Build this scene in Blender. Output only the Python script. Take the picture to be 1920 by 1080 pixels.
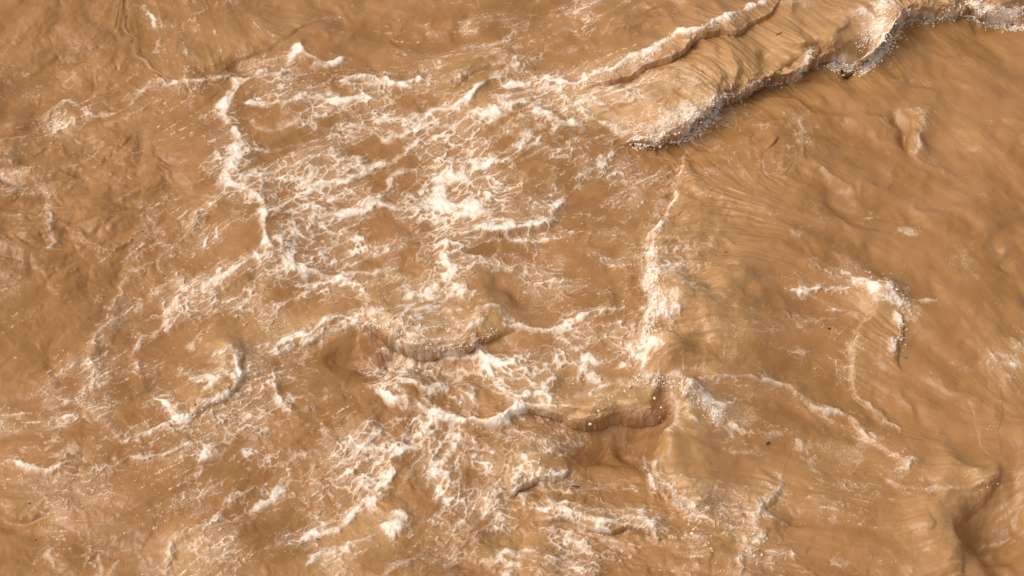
import bpy, math, random
import numpy as np

# ------------------------------------------------------------------ camera, sky, sun, exposure
scene = bpy.context.scene
for o in list(bpy.data.objects):
    bpy.data.objects.remove(o)
PITCH = math.radians(52.0)
DIST = 25.0
TANH = 0.2                                   # half of the picture width at unit distance
CAM = np.array([0.0, -DIST * math.cos(PITCH), DIST * math.sin(PITCH)])
cam_data = bpy.data.cameras.new("camera")
cam_data.sensor_width = 36.0
cam_data.lens = 18.0 / TANH
cam_data.clip_end = 2000.0
cam = bpy.data.objects.new("camera", cam_data)
scene.collection.objects.link(cam)
cam.location = CAM
cam.rotation_euler = (math.pi / 2 - PITCH, 0, 0)
scene.camera = cam

SUN_ELEV = math.radians(54.0)
SUN_AZ = math.radians(-104.0)                 # measured from +Y (away from the viewer) towards +X
world = bpy.data.worlds.new("World")
scene.world = world
world.use_nodes = True
wn = world.node_tree.nodes
wl = world.node_tree.links
wn.clear()
sky = wn.new("ShaderNodeTexSky")
sky.sky_type = 'NISHITA'
sky.sun_disc = False
sky.sun_elevation = SUN_ELEV
sky.sun_rotation = SUN_AZ
sky.air_density = 1.0
sky.dust_density = 6.0
sky.ozone_density = 0.6
hsv = wn.new("ShaderNodeHueSaturation")
hsv.inputs["Saturation"].default_value = 0.30      # a white overcast sky
bg = wn.new("ShaderNodeBackground")
bg.inputs["Strength"].default_value = 0.15
wo = wn.new("ShaderNodeOutputWorld")
wl.new(sky.outputs[0], hsv.inputs["Color"])
wl.new(hsv.outputs[0], bg.inputs["Color"])
wl.new(bg.outputs[0], wo.inputs["Surface"])

sun_data = bpy.data.lights.new("sun", 'SUN')
sun_data.energy = 0.6
sun_data.angle = math.radians(75.0)
sun_data.color = (1.0, 0.95, 0.87)
sun = bpy.data.objects.new("sun", sun_data)
scene.collection.objects.link(sun)
from mathutils import Vector
sdir = Vector((math.sin(SUN_AZ) * math.cos(SUN_ELEV), math.cos(SUN_AZ) * math.cos(SUN_ELEV), math.sin(SUN_ELEV)))
sun.rotation_euler = sdir.to_track_quat('Z', 'Y').to_euler()

scene.view_settings.view_transform = 'Standard'
scene.view_settings.look = 'None'
scene.view_settings.gamma = 1.0
scene.view_settings.use_curve_mapping = False
scene.view_settings.exposure = 0.30
scene.cycles.use_denoising = True

# ------------------------------------------------------------------ small numeric toolkit
rng = np.random.default_rng(11)
random.seed(5)
F32 = np.float32
PXM = 192.0                                  # photo pixels per metre at the middle of the water


def px2w(u, v, z=0.0):
    """a point of the photograph -> the point of the river at height z"""
    u = np.asarray(u, float); v = np.asarray(v, float)
    a = (u - 960.0) / 960.0 * TANH
    b = (540.0 - v) / 960.0 * TANH
    dy = math.cos(PITCH) + b * math.sin(PITCH)
    dz = -math.sin(PITCH) + b * math.cos(PITCH)
    t = (z - CAM[2]) / dz
    return a * t, CAM[1] + dy * t


def pts2w(pts):
    p = np.array(pts, float)
    x, y = px2w(p[:, 0], p[:, 1])
    return np.stack([x, y], 1)


NT = 2048
PERIOD = 18.0


def make_tile(lo, hi, beta, seed):
    """periodic noise, wavelengths between lo and hi metres, spectrum k^-beta, unit variance"""
    r = np.random.default_rng(seed)
    w = np.fft.rfft2(r.standard_normal((NT, NT)).astype(F32))
    ky = np.fft.fftfreq(NT)[:, None] * NT / PERIOD
    kx = np.fft.rfftfreq(NT)[None, :] * NT / PERIOD
    k = np.sqrt(kx * kx + ky * ky)
    amp = np.where((k > 1.0 / hi) & (k < 1.0 / lo), np.maximum(k, 1e-6) ** (-beta), 0.0)
    t = np.fft.irfft2(w * amp, s=(NT, NT)).astype(F32)
    return (t / t.std()).astype(F32)


def samp(T, X, Y, s=1.0, ox=0.0, oy=0.0):
    fx = (X * s + ox) * (NT / PERIOD)
    fy = (Y * s + oy) * (NT / PERIOD)
    ix = np.floor(fx).astype(np.int32); iy = np.floor(fy).astype(np.int32)
    ax = (fx - ix).astype(F32); ay = (fy - iy).astype(F32)
    x0 = ix & (NT - 1); x1 = (ix + 1) & (NT - 1)
    y0 = iy & (NT - 1); y1 = (iy + 1) & (NT - 1)
    return ((T[y0, x0] * (1 - ax) + T[y0, x1] * ax) * (1 - ay)
            + (T[y1, x0] * (1 - ax) + T[y1, x1] * ax) * ay)


def sstep(a, b, x):
    t = np.clip((x - a) / (b - a), 0, 1)
    return t * t * (3 - 2 * t)


T_SWELL = make_tile(0.9, 4.0, 1.6, 1)
T_WARP = make_tile(0.16, 1.2, 1.9, 2)
T_WARP2 = make_tile(0.04, 0.2, 1.6, 3)
T_BOIL = make_tile(0.22, 0.9, 1.4, 4)
T_MID = make_tile(0.10, 0.5, 1.5, 5)
T_FINE = make_tile(0.02, 0.12, 1.3, 6)
T_FBM = make_tile(0.02, 1.5, 1.9, 7)
T_LACE = make_tile(0.12, 0.45, 1.2, 8)
T_COMB = make_tile(0.045, 0.16, 1.0, 9)

# ------------------------------------------------------------------ what the photograph shows: regions
# photo x, y, foam cover, boiling, flecks
REGION = [
 (60,60,.02,.55,.12),(200,100,.04,.7,.25),(350,150,.12,.4,.5),(60,250,.20,.7,.5),(200,400,.04,1.0,.2),(60,420,.08,1.2,.2),
 (80,600,.03,.4,.3),(60,750,.16,.5,.6),(300,500,.20,.5,.7),(400,600,.28,.6,.7),(550,350,.42,.4,.5),(700,300,.42,.35,.5),
 (850,250,.45,.35,.5),(1000,300,.42,.35,.5),(1120,420,.22,.25,.45),(1000,580,.02,.15,.1),(1060,500,.3,.25,.5),(700,450,.48,.5,.4),
 (850,400,.55,.45,.5),(600,550,.3,.4,.4),(640,670,.10,.6,.3),(780,720,.6,1.3,.3),(880,720,.55,1.2,.3),(1080,650,.4,.35,.5),
 (700,60,.02,.15,.3),(850,110,.12,.2,.5),(950,80,.22,.2,.5),(1100,60,.28,.25,.5),(1200,140,.28,.15,.4),(1400,90,.02,.12,.1),
 (1350,60,.03,.15,.2),(1700,120,.01,.1,.03),(1500,250,.07,.2,.15),(1350,230,.16,.15,.4),(1300,350,.10,.25,.4),(1600,350,.03,.15,.1),
 (1850,350,.03,.12,.12),(1750,450,.04,.12,.1),(1450,450,.05,.25,.2),(1300,550,.12,.12,.2),(1450,620,.16,.35,.3),(1550,570,.2,.35,.4),
 (1750,650,.02,.12,.1),(1850,650,.08,.15,.15),(1450,760,.05,.15,.2),(1420,850,.2,.4,.4),(1550,850,.12,.3,.3),(1600,950,.07,.4,.3),
 (1750,800,.05,.2,.15),(1700,920,.12,.3,.3),(1850,1000,.02,.12,.05),(1250,620,.2,.15,.2),(1150,820,.08,.12,.3),(1000,800,.32,.5,.5),
 (850,850,.38,.9,.5),(700,850,.34,.9,.5),(560,800,.24,.5,.6),(400,820,.24,.5,.7),(250,760,.20,.4,.7),(250,950,.18,.5,.7),
 (100,880,.2,.45,.6),(50,1020,.03,.35,.15),(150,1040,.12,.7,.4),(400,980,.20,.5,.7),(500,1000,.20,.5,.6),(650,980,.28,.6,.5),
 (820,1000,.30,1.1,.5),(1000,1000,.38,1.2,.4),(1150,1000,.38,1.2,.4),(1300,1040,.22,1.0,.4),(1420,1020,.27,1.0,.3),(1550,1020,.10,.5,.3),
 (720,1070,.02,.3,.2),(1330,850,.03,.12,.1),(1240,840,.04,.12,.2),
 (-300,200,.06,.5,.3),(-300,900,.12,.5,.4),(2200,200,.08,.2,.2),(2200,900,.05,.2,.1),(500,1400,.2,.6,.5),(1500,1400,.15,.4,.3),(500,-300,.1,.4,.3),(1500,-300,.1,.3,.3)]
# photo x, y, direction of the streaks (degrees, counter-clockwise from the right)
FLOW = [
 (60,300,25),(200,200,25),(300,450,45),(200,620,60),(100,600,50),(400,520,38),(250,850,32),(100,870,-10),(500,800,38),(450,950,40),
 (600,1000,30),(550,300,36),(700,300,38),(900,320,40),(1050,280,38),(1150,350,45),(1000,500,-10),(1100,480,-20),(800,450,36),(700,500,20),
 (1050,620,30),(850,720,-40),(1150,650,25),(750,850,50),(900,880,70),(1000,950,-20),(1200,980,-15),(700,60,-20),(900,80,20),(1150,80,35),
 (1400,80,-35),(1500,110,-50),(1600,60,-70),(1300,190,-55),(1700,200,-60),(1850,300,-55),(1800,150,-50),(1600,350,-20),(1500,300,60),(1450,450,-40),
 (1350,520,22),(1300,600,18),(1400,640,5),(1600,450,-30),(1700,550,-50),(1850,600,-65),(1450,720,-5),(1600,800,-38),(1500,850,-35),(1700,850,-30),
 (1600,950,-10),(1750,980,15),(1850,980,30),(1300,850,15),(1150,820,-10),(100,50,50),(300,50,-70),(380,720,20),(620,640,25),(60,460,-30)]

# ------------------------------------------------------------------ foam lines: strength, half width (px), ridge height (m), points
FOAM = [
 (.55,4,.01,[(270,5),(278,30),(283,52),(292,62),(290,85),(285,115)]),
 (.8,5,.0,[(276,25),(282,40),(284,58)]),
 (.5,5,.01,[(300,52),(345,48),(370,32),(395,12),(415,0)]),
 (.3,5,.0,[(130,70),(128,110),(122,150),(122,180),(130,195)]),
 (.5,4,.02,[(0,270),(60,255),(70,235),(90,220),(130,195)]),
 (.6,6,.0,[(85,228),(110,232),(140,235),(185,225)]),
 (.75,5,.02,[(125,193),(150,195),(165,212),(178,220),(210,212),(235,195),(270,170),(300,155),(350,150),(390,152),(430,150)]),
 (.45,3,.01,[(150,190),(165,178),(200,168),(230,160),(265,135)]),
 (.45,4,.02,[(60,270),(80,265),(110,250),(140,240),(190,232),(235,222),(300,190)]),
 (.2,2,.04,[(180,320),(200,300),(225,275),(245,250)]),
 (.5,5,.0,[(125,315),(150,308),(180,285),(195,272)]),
 (.5,5,.0,[(125,360),(145,345),(165,335)]),
 (.55,8,.01,[(0,332),(20,335),(20,350),(5,360)]),
 (.4,8,.0,[(365,200),(378,225),(380,250),(395,275),(410,285)]),
 (.35,4,.0,[(480,90),(500,78),(540,62),(590,42),(640,26)]),
 (.9,9,.03,[(470,150),(490,135),(510,140),(525,125),(545,100),(560,90),(580,100),(600,108),(620,115),(640,105)]),
 (.85,4,.02,[(415,195),(425,212),(438,222)]),
 (.95,11,.05,[(500,143),(470,150),(445,170),(440,200),(435,230),(440,255),(435,285),(440,300),(445,320),(437,350),(462,352),(480,368),(487,400),(485,420),(497,445),(515,470),(545,490),(575,505),(600,512),(640,530)]),
 (1.,10,.03,[(640,145),(670,138),(690,135),(705,150),(722,155),(750,160),(775,145),(795,140)]),
 (.9,10,.02,[(470,190),(500,200),(530,190),(560,195),(600,185),(640,205),(665,188),(700,186)]),
 (.6,8,.0,[(480,230),(520,240),(560,225),(610,215),(640,220)]),
 (.75,7,.0,[(640,245),(690,235),(720,225),(745,225),(780,215),(810,210),(850,210),(880,205)]),
 (.8,6,.02,[(685,240),(715,258),(735,258),(760,250),(800,240),(840,238),(880,225)]),
 (.5,5,.02,[(850,150),(862,130),(880,115),(895,105),(920,103),(945,100),(970,103),(1000,108)]),
 (1.,7,.05,[(878,205),(890,175),(905,160),(915,145),(930,138),(945,152),(950,160),(970,158),(1000,152),(1030,155),(1060,165),(1085,158),(1110,145)]),
 (1.,5,.05,[(1110,145),(1140,130),(1165,120),(1185,112),(1205,105),(1225,90),(1240,75),(1260,55),(1275,48),(1290,50),(1320,52),(1345,45),(1380,30),(1415,10),(1425,0),(1450,-25)]),
 (1.,9,.03,[(880,205),(900,215),(930,215),(950,220),(955,200),(970,190),(990,195),(1010,210),(1030,225),(1060,230),(1090,235)]),
 (.7,10,.0,[(930,180),(980,175),(1040,170),(1080,185),(1110,200)]),
 (.95,15,.03,[(810,362),(840,348),(865,338),(890,325),(915,305)]),
 (.8,9,.02,[(915,303),(935,290),(955,280),(985,260),(1010,245),(1040,235),(1100,230)]),
 (.55,6,.0,[(920,330),(960,305),(1000,285),(1050,270),(1080,262)]),
 (.65,4,.02,[(1085,345),(1110,320),(1140,295),(1180,260),(1190,250)]),
 (.5,4,.0,[(1075,360),(1100,335),(1130,312),(1145,300)]),
 (.5,9,.0,[(820,265),(850,275),(870,290),(895,305)]),
 (.8,7,.02,[(520,395),(560,370),(600,352),(640,340),(680,322),(720,305),(755,292),(795,270),(805,258)]),
 (.7,6,.0,[(470,330),(520,320),(560,312),(610,300),(660,290)]),
 (.6,6,.0,[(470,280),(520,285),(570,265),(620,255),(680,262)]),
 (.7,6,.01,[(725,355),(730,330),(755,315),(790,320)]),
 (.55,10,.0,[(1090,0),(1085,25),(1070,35),(1100,10),(1110,40)]),
 (.5,6,.0,[(1035,55),(1060,45),(1080,60),(1105,70)]),
 (.65,5,.0,[(900,82),(925,80),(945,72)]),
 (.4,4,.0,[(950,65),(985,55)]),
 (.22,4,.0,[(640,5),(690,10),(730,30),(790,45),(830,60),(860,80)]),
 (.4,4,.04,[(1040,95),(1090,85),(1120,72),(1150,60),(1170,55),(1200,40),(1230,30),(1280,22)]),
 (.55,8,.0,[(1110,165),(1130,150),(1145,165),(1165,175),(1185,190)]),
 (.8,9,.0,[(1120,215),(1140,235),(1150,255),(1170,245),(1200,250)]),
 (.9,12,.0,[(1185,262),(1215,255),(1240,245),(1268,228),(1300,232),(1320,215),(1330,195)]),
 (.6,6,.0,[(1290,60),(1310,75),(1330,62)]),
 # left half, middle band
 (.7,6,.03,[(85,362),(95,390),(100,415),(100,440),(90,465),(85,470)]),
 (.4,3,.05,[(130,420),(150,445),(180,470),(210,470),(230,455),(250,448),(275,430),(300,420)]),
 (.35,3,.0,[(310,370),(290,395),(275,405)]),
 (.6,5,.05,[(430,362),(400,385),(385,400),(360,425),(335,445),(310,468),(285,490),(270,497),(245,520),(230,545),(215,575),(205,600),(190,625),(170,645),(168,670),(175,700),(178,720)]),
 (.45,5,.0,[(470,400),(440,420),(420,440),(390,455)]),
 (.75,9,.02,[(520,470),(470,495),(440,510),(410,525),(380,545),(355,560),(345,575),(320,590),(310,605)]),
 (.6,8,.0,[(285,560),(300,553),(330,545),(345,525)]),
 (.7,5,.04,[(350,562),(330,590),(300,605),(290,620),(270,625),(260,645),(248,665),(250,680),(262,700)]),
 (.5,5,.01,[(470,540),(450,550),(420,555),(405,565),(390,590)]),
 (.7,4,.03,[(640,530),(600,530),(580,545),(545,565),(525,575),(513,580)]),
 (1.,8,.02,[(555,435),(535,440),(527,455),(530,465),(548,468),(550,485)]),
 (.7,8,.0,[(560,400),(590,400),(600,420),(625,425),(640,450),(600,470),(620,490)]),
 (.9,6,.03,[(505,640),(540,635),(570,630),(600,618),(640,605),(680,602)]),
 (.8,7,.0,[(550,672),(570,675),(590,660),(600,640)]),
 (1.,8,.05,[(395,668),(410,658),(420,670),(435,664),(450,668)]),
 (.95,9,.03,[(445,670),(440,695),(425,715),(432,735)]),
 (.9,8,.02,[(360,700),(385,705),(400,720),(380,740)]),
 (.6,4,.02,[(460,665),(490,680),(505,690),(510,715)]),
 (.7,5,.0,[(355,660),(375,625),(380,642)]),
 # centre
 (.85,8,.02,[(600,410),(640,405),(675,400),(690,400),(715,385),(740,385),(760,395),(790,385),(800,370),(830,362)]),
 (.9,22,.02,[(795,385),(830,385),(865,400),(900,405),(935,420)]),
 (.95,7,.06,[(870,420),(900,430),(930,440),(955,430),(1000,425),(1020,410),(1040,385),(1060,372)]),
 (.6,5,.0,[(930,465),(905,490),(885,485),(860,500)]),
 (.75,11,.0,[(960,452),(990,455),(1010,445),(1030,440)]),
 (.95,8,.03,[(845,450),(845,475),(840,485),(853,510),(835,520),(815,530),(805,550),(815,565),(840,560),(850,545),(865,560),(890,550)]),
 (.8,7,.01,[(640,450),(675,450),(680,460)]),
 (.5,7,.0,[(640,480),(690,480),(720,470),(760,460),(790,455)]),
 (.8,8,.01,[(640,520),(680,515),(700,520),(720,500)]),
 (.6,8,.0,[(730,520),(750,520),(770,518)]),
 (.8,6,.0,[(760,560),(785,540),(800,548)]),
 (.75,5,.02,[(640,535),(670,535),(685,550),(690,570)]),
 (.6,5,.0,[(855,505),(900,480),(930,500),(980,510),(1030,530),(1080,540)]),
 (.45,5,.0,[(1080,470),(1130,480),(1160,500),(1170,540)]),
 (.45,4,.0,[(1030,440),(1080,430),(1120,440),(1160,440),(1190,445)]),
 (.85,5,.04,[(935,600),(975,607),(1000,612),(1040,612),(1070,605),(1100,590),(1130,570),(1160,560)]),
 (.85,5,.02,[(1160,577),(1200,570),(1225,565)]),
 (.9,8,.01,[(1080,690),(1110,685),(1140,690),(1170,680)]),
 (.55,9,.0,[(1040,640),(1090,650),(1120,640),(1160,625)]),
 (.5,12,.0,[(1235,340),(1230,370),(1225,400),(1213,430)]),
 (.6,8,.0,[(970,650),(985,670)]),
 (.9,8,.04,[(820,680),(845,680),(870,670),(900,668)]),
 (1.,6,.06,[(893,632),(900,660),(915,680),(940,690),(970,690),(998,696)]),
 (.9,6,.03,[(900,680),(920,700),(938,720),(955,735),(968,750),(985,745),(1010,745),(1010,765),(1020,755),(1025,740),(1040,730)]),
 # hollow of the centre wave
 (.7,8,.03,[(690,640),(710,660),(725,690),(730,720),(755,740)]),
 (.85,9,.03,[(760,640),(780,660),(770,690),(745,700),(750,720),(790,730),(800,750),(790,780)]),
 (.7,7,.02,[(800,660),(830,690),(825,720),(800,745)]),
 (.6,12,.0,[(830,700),(870,720),(900,740),(880,765)]),
 (.95,8,.04,[(715,725),(735,750),(755,765),(765,750),(780,760),(790,780)]),
 (1.,9,.06,[(795,785),(820,775),(850,780),(862,792),(885,790),(900,780),(925,795),(945,775),(975,765),(1000,760)]),
 (.8,6,.03,[(780,790),(775,815),(785,825),(770,835),(760,830)]),
 (.9,7,.05,[(760,835),(740,860),(730,900),(715,920),(720,935)]),
 # left, lower band
 (.85,6,.05,[(0,863),(30,862),(50,870),(75,878),(100,880),(115,870)]),
 (.55,12,.0,[(100,855),(140,850),(120,875),(135,895)]),
 (.6,7,.0,[(80,840),(95,825),(105,815),(120,795),(145,785)]),
 (.4,6,.0,[(90,720),(95,745),(88,790)]),
 (.5,6,.02,[(120,750),(145,745),(180,770),(205,790),(215,815),(220,825)]),
 (.55,4,.02,[(215,825),(250,818),(280,815),(310,800),(370,805),(400,800),(430,790)]),
 (1.,9,.03,[(305,758),(325,775),(340,780),(370,768),(400,758),(430,737),(436,722)]),
 (.8,5,.04,[(200,885),(225,880),(240,865),(260,850),(300,850),(325,840),(350,835),(375,835)]),
 (.9,9,.01,[(375,832),(380,850),(370,870)]),
 (.5,5,.01,[(380,868),(415,855),(430,840),(460,850)]),
 (.6,7,.01,[(480,860),(510,875),(540,860),(580,850),(600,830),(630,820)]),
 (.7,4,.06,[(490,912),(465,920),(440,935),(420,945),(395,970),(370,985),(345,1005),(325,1020),(310,1045),(315,1070)]),
 (.8,9,.01,[(470,950),(500,942),(520,935),(540,905),(545,885)]),
 (.85,8,.02,[(560,1020),(580,1015),(600,1010),(640,985),(680,950),(700,930)]),
 (.85,7,.03,[(590,1065),(598,1045),(625,1035),(645,1018),(660,1008),(685,1010),(690,1000)]),
 (.6,7,.0,[(180,1040),(185,1060),(200,1080)]),
 (.5,6,.0,[(215,1055),(205,1080)]),
 (.6,7,.0,[(95,1030),(100,1060),(105,1080)]),
 (.8,5,.04,[(510,720),(530,750),(548,780)]),
 (.6,5,.0,[(545,755),(580,740),(605,728),(615,750)]),
 (.55,8,.0,[(570,800),(600,805),(615,820),(630,810)]),
 (.5,6,.01,[(350,1030),(380,1030),(410,1035),(430,1010),(440,990)]),
 (.4,6,.0,[(555,910),(570,935),(600,945)]),
 (.25,4,.01,[(185,980),(220,965),(300,955)]),
 (.7,8,.01,[(660,930),(680,910),(690,905),(675,940)]),
 (.9,11,.03,[(715,930),(700,955),(720,970),(745,965),(758,985),(745,1000),(720,995)]),
 (.55,5,.02,[(720,1075),(740,1050),(780,1043),(800,1045)]),
 (.6,12,.0,[(640,830),(670,840),(700,830),(730,810)]),
 (.8,11,.0,[(860,800),(862,830),(850,860),(820,880),(818,905)]),
 (.4,7,.0,[(870,850),(885,850),(905,870),(930,880)]),
 (.6,12,.0,[(950,800),(960,835),(990,835),(1040,832)]),
 (.5,4,.01,[(1060,740),(1055,780),(1045,810),(1045,840)]),
 (.85,5,.03,[(1035,850),(1015,860),(985,870),(975,895),(965,905),(972,922)]),
 (.5,4,.01,[(930,925),(965,930)]),
 (.8,7,.03,[(1005,885),(1020,910),(1025,935),(1045,950)]),
 (.7,4,.02,[(980,955),(985,930),(1002,918)]),
 (.5,3,.03,[(1030,910),(1060,915),(1100,920),(1130,920),(1170,920),(1200,912)]),
 (.85,6,.05,[(1010,960),(1050,955),(1065,970),(1100,965),(1135,980),(1160,970),(1190,965),(1225,985),(1235,1010)]),
 (.95,7,.05,[(1215,875),(1225,890),(1215,920),(1240,900),(1260,930),(1280,945),(1300,960),(1330,978)]),
 (.8,6,.03,[(900,1065),(930,1050),(955,1055),(975,1060),(950,1070),(940,1030),(980,1035),(1010,1035)]),
 (.7,8,.0,[(880,960),(905,955),(935,965),(950,975)]),
 (.5,9,.0,[(1010,985),(1020,1010),(1050,1030)]),
 (.5,10,.0,[(1060,1060),(1100,1050),(1140,1060)]),
 (.5,8,.0,[(1100,990),(1150,1010),(1180,1040)]),
 (.45,8,.0,[(905,980),(925,1000),(930,1010),(900,1020)]),
 (.9,4,.02,[(1282,285),(1272,330),(1262,360),(1240,400),(1225,440),(1220,470)]),
 (1.,17,.03,[(1222,465),(1226,500),(1216,530),(1238,555),(1228,590),(1212,620),(1204,645),(1190,672)]),
 (.7,9,.0,[(1250,480),(1262,510),(1250,540),(1262,560)]),
 (.75,9,.03,[(690,592),(715,580),(745,590),(770,582),(800,592),(830,590),(850,600)]),
 (.8,9,.03,[(870,620),(890,600),(895,578),(925,570),(945,582),(960,598)]),
 (.6,6,.02,[(700,612),(740,606),(780,618),(800,640),(840,632),(880,632)]),
 (.8,8,.03,[(1082,722),(1086,700),(1100,702),(1112,712),(1130,720)]),
 (.4,5,.02,[(1035,735),(1075,728),(1130,724),(1180,722)]),
 (.5,24,.0,[(1140,205),(1190,215),(1240,205),(1290,215)]),
 (.55,12,.0,[(1225,235),(1260,215),(1300,200),(1330,180)]),
 (.45,9,.0,[(1045,748),(1090,735),(1150,735),(1215,735)]),
 (.55,8,.0,[(1060,772),(1110,764),(1160,758),(1220,762)]),
 (.6,7,.02,[(1130,724),(1170,716),(1215,722),(1245,728)]),
 (.5,10,.0,[(710,600),(760,600),(820,615),(880,615)]),
 (.75,10,.03,[(1195,702),(1240,706),(1280,715),(1300,725)]),
 (.8,11,.03,[(1285,745),(1320,765),(1352,792),(1375,815)]),
 (.7,7,.02,[(1262,740),(1268,770),(1280,795)]),
 (.7,4,.02,[(1273,775),(1259,815),(1241,850),(1226,885)]),
 (.6,16,.0,[(1250,500),(1255,540),(1262,590)]),
 (.6,12,.0,[(1640,20),(1690,15),(1740,12),(1800,5)]),
 (.75,14,.0,[(1190,240),(1230,232),(1275,212),(1310,205)]),
 (.85,17,.02,[(1622,100),(1640,62),(1652,22),(1660,-10)]),
 (.6,14,.0,[(1600,20),(1615,50),(1612,85)]),
 # right half
 (1.,17,.04,[(1230,258),(1262,246),(1285,250),(1312,238),(1330,215),(1340,190),(1375,177)]),
 (.95,7,.02,[(1375,177),(1400,167),(1415,160),(1440,162),(1455,150),(1475,155),(1490,148),(1508,130),(1518,105),(1525,92)]),
 (1.,13,.03,[(1555,122),(1580,113),(1600,126),(1620,129),(1635,110),(1650,95),(1668,75),(1680,55),(1692,36)]),
 (.9,15,.03,[(1612,10),(1635,25),(1650,50),(1655,75)]),
 (.8,12,.0,[(1640,0),(1665,30),(1668,55)]),
 (1.,11,.03,[(1692,36),(1705,26),(1720,22),(1735,35),(1770,32),(1805,18)]),
 (1.,19,.03,[(1820,5),(1850,30),(1875,35),(1905,25),(1925,15)]),
 (.9,9,.02,[(1845,45),(1870,52),(1890,45),(1915,55)]),
 (.5,5,.0,[(1480,0),(1500,8),(1515,5)]),
 (.55,5,.01,[(1508,200),(1505,250),(1495,270),(1480,285)]),
 (.4,5,.0,[(1370,180),(1400,215),(1420,235),(1460,220),(1480,228),(1500,220)]),
 (.45,7,.0,[(1370,285),(1400,280),(1440,320),(1455,315),(1475,310)]),
 (.6,6,.03,[(1718,200),(1733,215),(1732,240),(1728,265),(1715,290),(1705,285)]),
 (.45,4,.0,[(1660,222),(1690,210),(1718,198)]),
 (.35,5,.0,[(1745,290),(1755,310),(1765,330)]),
 (.35,7,.0,[(1795,110),(1805,120),(1815,118)]),
 (.3,5,.0,[(1840,210),(1860,235),(1900,245)]),
 (.4,3,.04,[(1350,435),(1335,455),(1310,465),(1290,480)]),
 (.6,6,.0,[(1355,500),(1370,494),(1390,500)]),
 (.85,4,.03,[(1490,541),(1510,540),(1545,540),(1560,545),(1590,543)]),
 (1.,11,.05,[(1600,512),(1622,520),(1642,535),(1660,542),(1676,532),(1690,560),(1700,572)]),
 (.95,6,.03,[(1665,548),(1660,562),(1685,575),(1698,570)]),
 (.7,4,.03,[(1545,585),(1570,583),(1590,590),(1612,598)]),
 (.5,6,.0,[(1500,600),(1530,605),(1560,603)]),
 (.7,4,.0,[(1715,555),(1740,558),(1765,560)]),
 (.55,8,.0,[(1685,425),(1700,440),(1712,440)]),
 (.6,4,.0,[(1618,398),(1632,398)]),
 (.4,5,.0,[(1785,490),(1800,495)]),
 (.4,4,.0,[(1820,505),(1835,515)]),
 (.5,8,.0,[(1510,505),(1530,500),(1520,480)]),
 (.5,5,.0,[(1485,660),(1510,660),(1530,665)]),
 (.4,6,.0,[(1545,680),(1570,682),(1592,695)]),
 (.45,8,.0,[(1340,600),(1360,620),(1350,650)]),
 (.6,5,.0,[(1310,632),(1335,645)]),
 (.8,10,.02,[(1862,668),(1880,685),(1900,690),(1925,688)]),
 (.5,10,.0,[(1900,640),(1920,660)]),
 (.68,6,.05,[(1320,712),(1370,700),(1420,700),(1470,715),(1510,750),(1560,770),(1600,800),(1640,830),(1680,852),(1706,850),(1708,866),(1682,885)]),
 (.62,3.5,.03,[(1640,590),(1615,605),(1605,640),(1600,700),(1606,740),(1626,762),(1660,785),(1690,800)]),
 (.8,4,.03,[(1670,580),(1686,612),(1688,640),(1689,660)]),
 (.5,9,.0,[(1390,785),(1420,800),(1460,812)]),
 (.5,4,.0,[(1365,835),(1380,845),(1430,850),(1480,862)]),
 (.6,9,.0,[(1500,822),(1520,838),(1530,815)]),
 (.5,10,.0,[(1525,860),(1550,882)]),
 (.6,4,.03,[(1670,905),(1700,915),(1750,922),(1790,915),(1840,905),(1860,900)]),
 (.7,7,.03,[(1462,895),(1455,915),(1430,930),(1415,952),(1425,965),(1440,970)]),
 (.75,8,.03,[(1400,960),(1395,985),(1425,1000),(1415,1030),(1430,1052),(1450,1045)]),
 (.7,7,.03,[(1375,1000),(1400,1020),(1400,1050)]),
 (.5,5,.0,[(1440,1030),(1470,1035),(1490,1045)]),
 (.6,6,.0,[(1560,1050),(1578,1065)]),
 (.3,4,.0,[(1640,1003),(1680,990)]),
 (.9,8,.05,[(1275,735),(1300,745),(1320,760),(1345,762),(1355,785)]),
 (.9,9,.05,[(1290,722),(1300,745),(1290,770),(1310,790)]),
 (.35,5,.0,[(1690,1060),(1720,1050),(1740,1000)]),
 (.4,6,.0,[(1570,900),(1600,915),(1640,920)]),
]

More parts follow.
